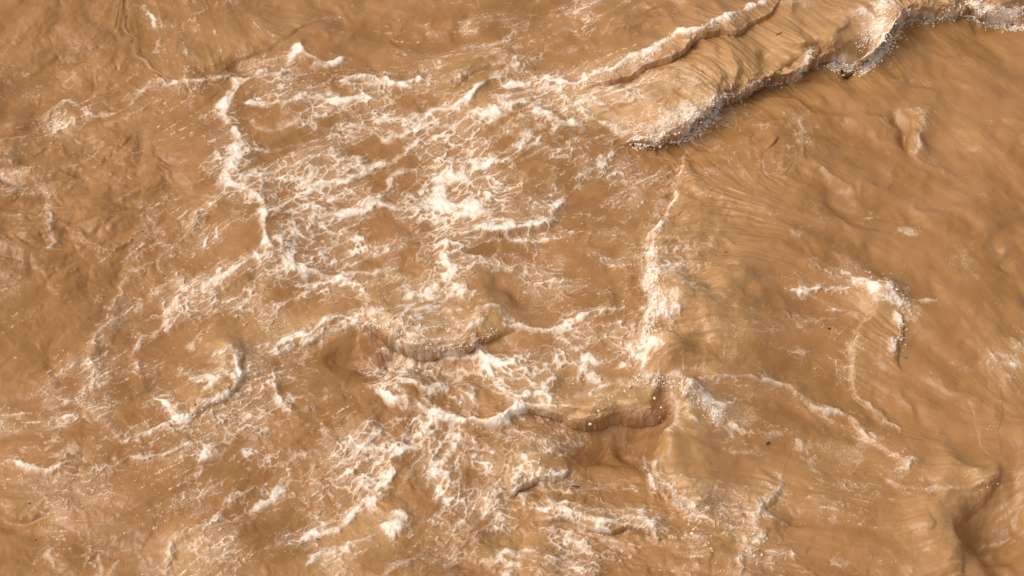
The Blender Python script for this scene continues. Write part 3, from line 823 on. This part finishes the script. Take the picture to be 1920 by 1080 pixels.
def mid_at(A):
    return (A[iy, ix] * (1 - ax_) + A[iy, ix + 1] * ax_) * (1 - ay_) + (A[iy + 1, ix] * (1 - ax_) + A[iy + 1, ix + 1] * ax_) * ay_


GZ = GZ * wgt + (mid_at(MID[2]) + .004) * (1 - wgt)
GX = GX * wgt + gx * (1 - wgt); GY = GY * wgt + gy * (1 - wgt)
FO = FO * wgt + mid_at(MID[3]) * (1 - wgt); SI = SI * wgt + mid_at(MID[6]) * (1 - wgt)
Vv = np.stack([GX, GY, GZ], -1)
tu = np.gradient(Vv, axis=1); tv = np.gradient(Vv, axis=0)
Nn = np.cross(tu, tv); Nn /= np.linalg.norm(Nn, axis=-1, keepdims=True)
V = Vv.reshape(-1, 3); NRM = Nn.reshape(-1, 3)
ATT = {"foam": FO.ravel(), "air_glow": AI.ravel(), "silt": SI.ravel()}
idx = np.arange(NX * NY).reshape(NY, NX)
QUADS = np.stack([idx[:-1, :-1], idx[:-1, 1:], idx[1:, 1:], idx[1:, :-1]], -1).reshape(-1, 4)
fq = .25 * (FO[:-1, :-1] + FO[:-1, 1:] + FO[1:, 1:] + FO[1:, :-1]).ravel()
wq = WID[:-1, :-1].ravel()
cxq = GX[:-1, :-1].ravel(); cyq = GY[:-1, :-1].ravel()
uq, vq = w2px(cxq, cyq)
is_foam = fq > .58

WAVE_LABEL = {
 "main": "largest breaking wave, golden curl plunging along the upper right",
 "second": "thin foam-edged wave crest behind the large curl at the top right",
 "centre": "lumpy golden wave crest curling over the dark hollow at the centre",
 "lower": "golden wave crest with smooth dark face below the centre",
 "upright": "streaked golden wave breaking leftwards along the upright foam line right of centre",
 "sheet": "overhanging sheet of brown water beside the dark hollow, lower right of centre",
 "tongue_left": "left edge of the narrow raised tongue of water on the right",
 "tongue_right": "right edge of the narrow raised tongue of water on the right",
 "corner": "rounded brown swell on the left of the dark trough in the bottom right corner",
 "corner_right": "brown slope on the right of the dark trough in the bottom right corner",
 "pocket": "small upright wavelet with a dark pocket, alone in the smooth upper right",
 "vortex": "small wave ringed with bright white foam, left of centre",
 "arm": "long low foam-edged wave leading from the left into the centre crest",
 "left_edge": "small dark-bottomed wave cut by the left edge, upper part",
 "notch": "low smooth wave with a shaded notch above the left foam patch",
 "hood": "hooded wavelet at the upper middle, above the thick foam knot",
 "sill": "low wave with shaded underside at the lower left edge",
 "hook": "small golden hooked wave crest at the lower middle",
 "rag": "ragged foam-edged wave near the bottom, right of the middle",
 "step": "golden stepped wave edge above the splash at the bottom, right of the middle",
 "rim": "short thin wave rim in the smooth water near the bottom right",
 "foamstep": "foam-laden wave step crossing the middle of the central foam sheet",
 "thread": "thick white foam-topped wave just left of the lower golden crest",
}


def components(mask):
    """8-connected pieces of a boolean grid -> integer labels, 0 where empty"""
    H, W = mask.shape
    parent = [0]
    def find(i):
        while parent[i] != i:
            parent[i] = parent[parent[i]]; i = parent[i]
        return i
    lab = np.zeros(mask.shape, np.int32)
    prev = []
    pad = np.zeros((H, W + 2), np.int8); pad[:, 1:-1] = mask
    df = np.diff(pad, axis=1)
    for r in range(H):
        st = np.flatnonzero(df[r] == 1); en = np.flatnonzero(df[r] == -1)
        cur = []; j = 0
        for a, b in zip(st.tolist(), en.tolist()):
            me = 0
            while j < len(prev) and prev[j][1] < a:
                j += 1
            q = j
            while q < len(prev) and prev[q][0] <= b:
                p = find(prev[q][2])
                if me == 0:
                    me = p
                elif p != me:
                    parent[p] = me
                q += 1
            if me == 0:
                me = len(parent); parent.append(me)
            lab[r, a:b] = me
            cur.append((a, b, me))
        prev = cur
    root = np.array([find(i) for i in range(len(parent))], np.int32)
    return root[lab]


def pieces(mask1d, least):
    lab = components(mask1d.reshape(NY - 1, NX - 1)).ravel()
    cnt = np.bincount(lab)
    return [np.flatnonzero(lab == i) for i in np.argsort(-cnt) if i > 0 and cnt[i] >= least]


def empty(name, loc, label, cat, group):
    o = link(name, None, None, label, cat, group)
    o.location = loc
    o.empty_display_size = .1
    return o


def child(name, mesh, root, kind=None):
    o = link(name, mesh, root, None, None, None, kind)
    o.location = tuple(-c for c in root.location)
    return o


taken = np.zeros(len(QUADS), bool)
wave_obj = {}
for k, w in enumerate(WAVE):
    m = wq == k
    bodies = pieces(m & ~is_foam, 400); caps = pieces(m & is_foam, 70)
    if not bodies:
        continue
    c = V[QUADS[bodies[0]][:, 0]].mean(0)
    root = empty("breaking_wave", (float(c[0]), float(c[1]), 0.0), WAVE_LABEL[w[0]], "wave", "breaking waves on the muddy river")
    wave_obj[w[0]] = root
    for nm, lst in (("water_face", bodies), ("crest_foam", caps)):
        for f in lst:
            child(nm, mesh_from(nm, V, QUADS[f], ATT, NRM), root)
            taken[f] = True
PATCH = [
 (480,250,"frothy left rim of the central foam sheet"),
 (660,180,"bright foam clots along the top of the central foam sheet"),
 (980,190,"thick knotted foam arch at the upper middle"),
 (880,345,"brightest broad foam streak in the middle of the foam sheet"),
 (690,340,"slanting foam strands in the upper left of the central foam sheet"),
 (1100,300,"slanting thin foam strands left of the upright foam line"),
 (600,450,"dense knotted foam on the lower left of the central sheet"),
 (830,520,"white branching foam above the centre wave crest"),
 (1100,520,"open lace of thin foam in the hollow right of centre"),
 (1090,650,"foam veil on the slope below the round smooth pool"),
 (800,730,"netted foam in the hollow under the centre crest"),
 (370,740,"bright white foam ring left of centre"),
 (380,530,"long foam stripes sweeping down the left of centre"),
 (180,215,"tangled foam band crossing the upper left"),
 (100,870,"foam ribbon at the lower left edge"),
 (330,850,"foam line across the lower left"),
 (700,960,"curled foam clumps at the bottom, left of the middle"),
 (880,860,"broad foam stains below the white foam wave"),
 (1100,1000,"ragged foam net at the bottom middle"),
 (1520,780,"long foam rope running down to the right in the lower right"),
 (1640,550,"foam burst on top of the raised tongue on the right"),
 (1420,1020,"splashed foam at the bottom, right of the middle"),
 (1090,40,"speckled foam patch at the top, right of the middle"),
 (1890,20,"churned foam in the top right corner"),
]
pc = np.array([[p[0], p[1]] for p in PATCH], float)
d2 = np.full(len(QUADS), 1e12); pid = np.full(len(QUADS), -1)
for i in range(len(pc)):
    dd = (uq - pc[i, 0]) ** 2 + (vq - pc[i, 1]) ** 2
    m = dd < d2
    pid[m] = i; d2[m] = dd[m]
free = is_foam & ~taken & (d2 < 190.0 ** 2)
for i, (x, y, lab) in enumerate(PATCH):
    lst = pieces(free & (pid == i), 70)
    if not lst:
        continue
    c = V[QUADS[lst[0]][:, 0]].mean(0)
    root = empty("foam_patch", tuple(float(t) for t in c), lab, "foam", "foam drifting on the muddy river")
    for f in lst:
        child("foam_clump", mesh_from("foam_clump", V, QUADS[f], ATT, NRM), root)
        taken[f] = True
m = is_foam & ~taken
link("foam_flecks", mesh_from("foam_flecks", V, QUADS[m], ATT, NRM), None, "scattered pale foam flecks all over the brown water", "foam", None, "stuff")
taken |= m
link("river_water", mesh_from("river_water", V, QUADS[~taken], ATT, NRM), None, None, None, None, "structure")

# the river goes on outside the picture
for nm, half, stepm, hole in (("mid", 16.0, .06, (XA, XB, YA, YB)), ("far", 240.0, 2.0, (-16, 16, -16, 16))):
    cx0, cy0 = 0.0, 0.0
    ax = np.arange(-half, half + stepm * .5, stepm)
    if nm == "mid":
        ax = MIDAX
        X2, Y2, Z2, F2, A2, _, S2 = MID
    else:
        X2, Y2 = np.meshgrid(ax, ax)
        Z2 = .05 * samp(T_SWELL, X2, Y2, .2) - .06; F2 = np.zeros_like(Z2); A2 = np.zeros_like(Z2); S2 = np.full_like(Z2, .5)
    n = len(ax)
    V2 = np.stack([X2, Y2, Z2], -1).reshape(-1, 3)
    id2 = np.arange(n * n).reshape(n, n)
    q2 = np.stack([id2[:-1, :-1], id2[:-1, 1:], id2[1:, 1:], id2[1:, :-1]], -1).reshape(-1, 4)
    mx, my = np.meshgrid(.5 * (ax[1:] + ax[:-1]), .5 * (ax[1:] + ax[:-1]))
    pad = stepm * 1.2
    keep = ~((mx > hole[0] + pad) & (mx < hole[1] - pad) & (my > hole[2] + pad) & (my < hole[3] - pad)).ravel()
    link("river_water", mesh_from("river_water", V2, q2[keep], {"foam": F2.ravel(), "air_glow": A2.ravel(), "silt": S2.ravel()}), None, None, None, None, "structure")

# ------------------------------------------------------------------ spray thrown up along the crests
kz = V[:, 2] / (CAM[2] - V[:, 2])
PU, PV = w2px(V[:, 0] + (V[:, 0] - CAM[0]) * kz, V[:, 1] + (V[:, 1] - CAM[1]) * kz)
depth = (V[:, 1] - CAM[1]) * math.cos(PITCH) - (V[:, 2] - CAM[2]) * math.sin(PITCH)
bu = (PU / 3).astype(int); bv = (PV / 3).astype(int)
okb = (bu >= 0) & (bu < 640) & (bv >= 0) & (bv < 360)
order = np.argsort(-depth[okb])
cand = np.flatnonzero(okb)[order]
SEEN = np.full((360, 640), -1, np.int64)
SEEN[bv[cand], bu[cand]] = cand                       # the nearest point wins


def at(u, v):
    i = int(min(639, max(0, u / 3))); j = int(min(359, max(0, v / 3)))
    for r in range(8):
        blk = SEEN[max(0, j - r):j + r + 1, max(0, i - r):i + r + 1].ravel()
        blk = blk[blk >= 0]
        if len(blk):
            return V[blk[0]].copy(), NRM[blk[0]].copy()
    x, y = px2w(u, v)
    return np.array([x, y, 0.0]), np.array([0, 0, 1.0])


def spray_material():
    m = bpy.data.materials.new("wet_froth"); m.use_nodes = True
    N = m.node_tree.nodes; L = m.node_tree.links
    bs = N["Principled BSDF"]
    g = N.new("ShaderNodeNewGeometry"); nz = N.new("ShaderNodeTexNoise"); nz.inputs["Scale"].default_value = 22; nz.inputs["Detail"].default_value = 3
    L.new(g.outputs["Position"], nz.inputs["Vector"])
    rp = N.new("ShaderNodeValToRGB")
    rp.color_ramp.elements[0].position = .35; rp.color_ramp.elements[0].color = (.68, .48, .29, 1)
    rp.color_ramp.elements[1].position = .6; rp.color_ramp.elements[1].color = (.90, .79, .66, 1)
    L.new(nz.outputs[0], rp.inputs[0]); L.new(rp.outputs[0], bs.inputs["Base Color"])
    bs.inputs["Roughness"].default_value = .32; bs.inputs["IOR"].default_value = 1.33
    tr = N.new("ShaderNodeBsdfTranslucent"); L.new(rp.outputs[0], tr.inputs["Color"])
    mx = N.new("ShaderNodeMixShader"); mx.inputs[0].default_value = .18
    L.new(bs.outputs[0], mx.inputs[1]); L.new(tr.outputs[0], mx.inputs[2])
    L.new(mx.outputs[0], N["Material Output"].inputs["Surface"])
    return m


FROTH = spray_material()
SR = random.Random(3)


def ring_tube(path, radii, sides, verts, quads):
    base = len(verts)
    n = len(path)
    for i, (p, r) in enumerate(zip(path, radii)):
        t = path[min(i + 1, n - 1)] - path[max(i - 1, 0)]
        t = t / (np.linalg.norm(t) + 1e-9)
        a = np.cross(t, [0.31, 0.87, 0.38]); a /= np.linalg.norm(a) + 1e-9
        b = np.cross(t, a)
        for k in range(sides):
            th = 2 * math.pi * k / sides
            verts.append(p + r * (math.cos(th) * a + math.sin(th) * b))
    for i in range(n - 1):
        for k in range(sides):
            k2 = (k + 1) % sides
            quads.append((base + i * sides + k, base + i * sides + k2, base + (i + 1) * sides + k2, base + (i + 1) * sides + k))


def along(pts, t):
    P = np.array(pts, float); L = np.hypot(*(P[1:] - P[:-1]).T); c = np.concatenate([[0], np.cumsum(L)]); q = t * c[-1]
    i = min(len(L) - 1, int(np.searchsorted(c, q) - 1)); i = max(i, 0)
    return P[i] + (P[i + 1] - P[i]) * (q - c[i]) / L[i]


def spray(key, pts, n, length, spread, du, dv, up):
    """short ragged filaments with beaded tips; (du, dv) is the way they are thrown, in the picture's right and down"""
    verts, quads = [], []
    for _ in range(int(n * .6)):
        q = along(pts, SR.random())
        u0 = q[0] + SR.gauss(0, spread); v0 = q[1] + SR.gauss(0, spread)
        for _f in range(SR.randint(1, 4)):
            p, nn = at(u0 + SR.gauss(0, 3), v0 + SR.gauss(0, 3))
            d = np.array([du + SR.gauss(0, .6), -dv + SR.gauss(0, .6), up + SR.gauss(0, .35)]) + .5 * nn
            d /= np.linalg.norm(d) + 1e-9
            Lh = length * .62 * SR.uniform(.2, 1.0) ** 1.6
            r0 = SR.choice((.003, .004, .006, .010)) * SR.uniform(.8, 1.2)
            side = np.array([SR.gauss(0, 1), SR.gauss(0, 1), SR.gauss(0, 1)]) * .7
            path = []; rad = []
            if SR.random() < .45:                              # a loose bead or blob, drawn out along its flight
                c0 = p + d * length * SR.uniform(.0, 1.0) ** 1.5 + np.array([SR.gauss(0, 1), SR.gauss(0, 1), SR.gauss(0, .5)]) * .02
                rb = SR.choice((.003, .004, .0045, .006, .009)) * SR.uniform(.8, 1.2)
                for t, f in ((-1, .1), (-.75, .65), (-.2, 1), (.4, .85), (.85, .45), (1.2, .08)):
                    path.append(c0 + d * rb * t * 1.25 + side * rb * t * t * .5); rad.append(rb * f)
                ring_tube(path, rad, 5, verts, quads)
                continue
            Lh *= .7
            m = 6
            for i in range(m):
                t = i / (m - 1)
                path.append(p - .008 * nn + d * Lh * t + side * Lh * math.sin(t * 3.0) * .5 + np.array([0, 0, -1]) * Lh * .9 * t * t)
                rad.append(r0 * (1.15 - .75 * t) * SR.uniform(.65, 1.35))
            rad[-1] = r0 * .15
            if SR.random() < .4:
                rad[-2] = r0 * SR.uniform(.9, 1.4)
            ring_tube(path, rad, 5, verts, quads)
    me = mesh_from("spray", np.array(verts), np.array(quads), None, None, FROTH)
    child("spray", me, wave_obj[key], "stuff")


def blob_bases():
    import bmesh
    out = []
    for k in range(6):
        bm = bmesh.new(); bmesh.ops.create_icosphere(bm, subdivisions=2, radius=1.0)
        vs = np.array([v.co[:] for v in bm.verts]); fs = np.array([[v.index for v in f.verts] for f in bm.faces]); bm.free()
        r = np.random.default_rng(70 + k)
        f = np.ones(len(vs))
        for _ in range(5):                                     # a few bumps and dents each
            c = r.standard_normal(3); c /= np.linalg.norm(c)
            f += r.uniform(-.25, .42) * np.exp(-((vs - c) ** 2).sum(1) / .35)
        out.append((vs * f[:, None], fs))
    return out


BLOBS = blob_bases()
FR = np.random.default_rng(41)


def froth(key, pts, n, size, spread, squash=.7):
    """a band of tumbling froth: overlapping knobbly lumps that lie on the lip"""
    VV, FF = [], []; base = 0
    for _ in range(n):
        q = along(pts, FR.random())
        p, nn = at(q[0] + FR.normal(0, spread), q[1] + FR.normal(0, spread * .8))
        vs, fs = BLOBS[FR.integers(6)]
        r = size * (.35 + .9 * FR.random() ** 2.2)
        a = FR.random() * 6.283; ca_, sa_ = math.cos(a), math.sin(a)
        M = np.array([[ca_, -sa_, 0], [sa_, ca_, 0], [0, 0, 1.0]])
        w = (vs * np.array([1.25, .85, squash]) * r) @ M.T + p + nn * r * FR.uniform(-.1, .35)
        VV.append(w); FF.append(fs + base); base += len(vs)
    me = mesh_from("froth", np.concatenate(VV), np.concatenate(FF), None, None, FROTH)
    child("froth", me, wave_obj[key], "stuff")


froth("main", [(1190,272),(1235,262),(1285,256),(1325,230),(1342,198),(1372,180)], 1100, .014, 6, .6)
froth("main", [(1150,235),(1200,245),(1250,235),(1300,215),(1335,190)], 420, .009, 12, .45)
froth("main", [(1372,180),(1415,166),(1455,156),(1490,150),(1510,128),(1525,96)], 320, .0085, 2.5, .6)
froth("main", [(1555,124),(1600,130),(1622,130),(1650,98),(1670,74),(1690,42)], 900, .013, 5, .6)
froth("main", [(1620,90),(1640,55),(1655,15)], 420, .010, 11, .5)
froth("main", [(1692,40),(1735,38),(1805,24),(1850,42),(1890,52),(1919,50)], 900, .012, 4, .6)
froth("main", [(1815,8),(1850,25),(1890,30),(1919,18)], 460, .011, 8, .5)
froth("second", [(1085,162),(1120,148),(1165,124),(1205,108),(1240,80),(1270,54),(1330,50),(1380,32),(1418,8)], 420, .0075, 2.5, .6)
froth("upright", [(1226,462),(1222,500),(1222,540),(1236,565),(1216,620),(1194,672)], 700, .010, 7, .5)
froth("centre", [(684,604),(720,616),(760,632),(800,652),(845,660),(890,646),(930,620)], 420, .0085, 4, .5)
froth("sheet", [(1190,706),(1250,716),(1290,730),(1320,755),(1352,785)], 420, .0085, 8, .5)

spray("main", [(1195,268),(1240,255),(1285,250),(1325,225),(1340,195),(1370,178)], 150, .12, 7, -.1, .6, .5)
spray("main", [(1375,177),(1415,162),(1455,152),(1490,148),(1510,125),(1525,95)], 50, .06, 3, .2, .5, .3)
spray("main", [(1555,120),(1600,126),(1625,125),(1650,92),(1670,72),(1690,40)], 120, .09, 6, .5, .4, .5)
spray("main", [(1695,34),(1735,34),(1805,20),(1850,40),(1890,48),(1918,45)], 130, .09, 5, .1, .8, .3)
spray("centre", [(690,594),(740,600),(800,615),(850,605),(895,585),(950,588)], 90, .10, 9, 0, .1, .7)
spray("upright", [(1228,465),(1222,500),(1222,540),(1235,570),(1215,620),(1195,672)], 140, .09, 6, -.8, .2, .5)
spray("sheet", [(1185,708),(1250,718),(1295,735),(1320,760),(1352,780)], 110, .12, 8, .2, .2, .9)
spray("sheet", [(1222,880),(1235,905),(1265,930),(1300,960),(1325,978)], 70, .07, 5, -.3, .6, .3)
spray("tongue_left", [(1615,520),(1650,535),(1676,532),(1698,570)], 60, .07, 7, .2, .1, .8)
spray("tongue_right", [(1672,582),(1688,610),(1690,640),(1692,660)], 40, .05, 2, .8, .2, .3)
spray("step", [(1415,960),(1400,985),(1425,1005),(1410,1035),(1435,1050)], 70, .08, 8, .1, .3, .7)
spray("hook", [(1030,852),(985,872),(968,905),(972,922)], 30, .08, 3, -.4, .4, .5)
spray("lower", [(1020,748),(1085,715),(1095,702),(1120,716)], 25, .05, 4, 0, .5, .5)
spray("vortex", [(400,668),(435,664),(440,695),(400,756),(340,778)], 30, .05, 5, 0, .3, .5)
spray("second", [(1085,160),(1120,145),(1165,122),(1205,106),(1240,78),(1270,52)], 36, .07, 3, .1, .9, .0)
spray("rag", [(1020,958),(1065,968),(1135,978),(1190,966),(1228,988)], 40, .05, 4, 0, .5, .4)
spray("corner", [(1835,905),(1860,900),(1866,910)], 14, .06, 3, .3, .3, .5)

# ------------------------------------------------------------------ loose drops in the air
DROP = plain_material("muddy_drop", (.74, .56, .38), .15)


def drop_mesh(seed):
    r = random.Random(seed)
    import bmesh
    bm = bmesh.new(); bmesh.ops.create_icosphere(bm, subdivisions=2, radius=1.0)
    ax = Vector((r.gauss(0, 1), r.gauss(0, 1), r.gauss(0, 1))).normalized()
    for v in bm.verts:
        t = v.co.dot(ax)
        v.co = v.co * (1 + .10 * math.sin(3 * v.co.x + seed) + .12 * math.sin(2.3 * v.co.y + 2 * seed)) + ax * t * .35
    me = bpy.data.meshes.new("spray_drop"); bm.to_mesh(me); bm.free()
    for p in me.polygons:
        p.use_smooth = True
    me.materials.append(DROP)
    return me


DM = [drop_mesh(i) for i in range(5)]
CL_A = [(1133,747),(1140,748),(1143,758),(1152,762),(1123,770),(1109,795),(1122,778),(1153,740),(1170,733),(1180,742),(1193,748),(1240,762),(1250,770),(1253,778),(1243,791),(1237,780),(1228,745),(1220,763),(1063,790),(1146,742),(1160,752)]
CL_B = [(1285,1003,1.3),(1298,1000,1.9),(1292,983,1.2),(1330,1018,1),(1323,1020,.9),(1332,1027,1),(1335,1033,.9),(1332,1003,.8),(1342,1053,.8),(1299,992,1.2)]
CL_C = [(1685,62),(1690,70),(1700,72),(1672,92),(1680,88),(1665,100),(1612,142),(1615,138),(1345,235),(1328,255)]
for lst, lab, grp in ((CL_A, "small pale drop flung over the dark hollow below the lower golden crest", "drops over the dark hollow"),
                      (CL_B, "pale drop falling below the ragged end of the overhanging brown sheet", "drops below the brown sheet"),
                      (CL_C, "tiny pale drop flying off the foamy lip of the largest wave", "drops off the largest wave")):
    for i, d in enumerate(lst):
        p, nn = at(d[0], d[1])
        toc = CAM - p; toc /= np.linalg.norm(toc)
        p = p + toc * SR.uniform(.06, .22)                    # in the air, on the line along which it is seen
        o = link("spray_drop", DM[i % 5], None, lab, "droplet", grp)
        r = .0085 * (d[2] if len(d) > 2 else (.45 + 1.1 * SR.random() ** 2))
        o.location = p; o.scale = (r, r, r); o.rotation_euler = (SR.random() * 6, SR.random() * 6, SR.random() * 6)

# ------------------------------------------------------------------ drifting litter
BARK = plain_material("wet_bark", (.045, .026, .014), .5)
STRAW = plain_material("straw", (.50, .33, .14), .5)


def twig(a, b, r, mat, label, fork=False):
    pa, na = at(*a); pb, nb = at(*b)
    pa = pa + na * r * .6; pb = pb + nb * r * .6
    verts, quads = [], []
    d = pb - pa; L = np.linalg.norm(d); sv = np.cross(d / L, [0, 0, 1.0])
    path = [pa + d * t + sv * L * .06 * math.sin(t * 4.0) + np.array([0, 0, .004]) for t in np.linspace(0, 1, 8)]
    ring_tube(path, [r * f for f in (.5, 1, .95, .9, .85, .7, .55, .15)], 6, verts, quads)
    if fork:
        q = path[4]; e = q + d * .22 + sv * L * .16
        ring_tube([q, (q + e) / 2 + np.array([0, 0, .004]), e], [r * .6, r * .5, r * .15], 5, verts, quads)
    o0 = np.array(verts).mean(0)
    me = mesh_from("twig", np.array(verts) - o0, np.array(quads), None, None, mat)
    o = link("twig", me, None, label, "twig", "bits of litter on the water")
    o.location = o0


twig((1452,67), (1468,57), .006, BARK, "dark twig lying on the smooth back of the largest wave")
twig((1126,932), (1131,947), .0055, STRAW, "pale straw on the water near the bottom middle")
twig((1072,909), (1091,913), .006, BARK, "dark twig on the foam line below the dark hollow", True)
twig((591,1010), (600,1013), .005, BARK, "tiny dark twig beside the curled foam at the bottom left")


def chip(u, v, size, label, seed):
    import bmesh
    r = random.Random(seed)
    p, nn = at(u, v)
    bm = bmesh.new()
    n = 9
    ring = [(math.cos(6.283 * k / n) * size * r.uniform(.7, 1.2) * 1.4, math.sin(6.283 * k / n) * size * r.uniform(.6, 1.1)) for k in range(n)]
    top = [bm.verts.new((x, y, size * .22 + .12 * size * math.sin(3 * x / size))) for x, y in ring]
    bot = [bm.verts.new((x * .9, y * .9, -size * .2)) for x, y in ring]
    ct = bm.verts.new((0, 0, size * .4))
    for k in range(n):
        k2 = (k + 1) % n
        bm.faces.new((top[k], top[k2], ct)); bm.faces.new((bot[k], bot[k2], top[k2], top[k]))
    bm.faces.new(bot[::-1])
    me = bpy.data.meshes.new("leaf_scrap"); bm.to_mesh(me); bm.free(); me.materials.append(BARK)
    o = link("leaf_scrap", me, None, label, "debris", "bits of litter on the water")
    o.location = p + nn * size * .2
    o.rotation_mode = 'QUATERNION'
    o.rotation_quaternion = Vector(nn).to_track_quat('Z', 'Y')


for k, (u, v, sz, lab) in enumerate([
    (1440,832,.017,"black leaf scrap in the lacy foam, right of the overhanging sheet"),
    (1554,617,.015,"dark leaf scrap in the brown water left of the raised tongue"),
    (1700,671,.008,"tiny dark speck right of the raised tongue"),
    (68,1011,.010,"tiny black speck in the smooth water at the bottom left"),
    (55,942,.010,"small black speck on the low wave at the lower left edge"),
    (247,75,.009,"tiny dark speck in the boiling water at the upper left"),
    (1360,472,.009,"tiny dark speck on the slope right of the upright foam line"),
    (1238,1011,.008,"tiny dark speck in the ragged foam at the bottom middle"),
    (365,760,.010,"small dark speck inside the bright white foam ring")]):
    chip(u, v, sz, lab, k + 20)
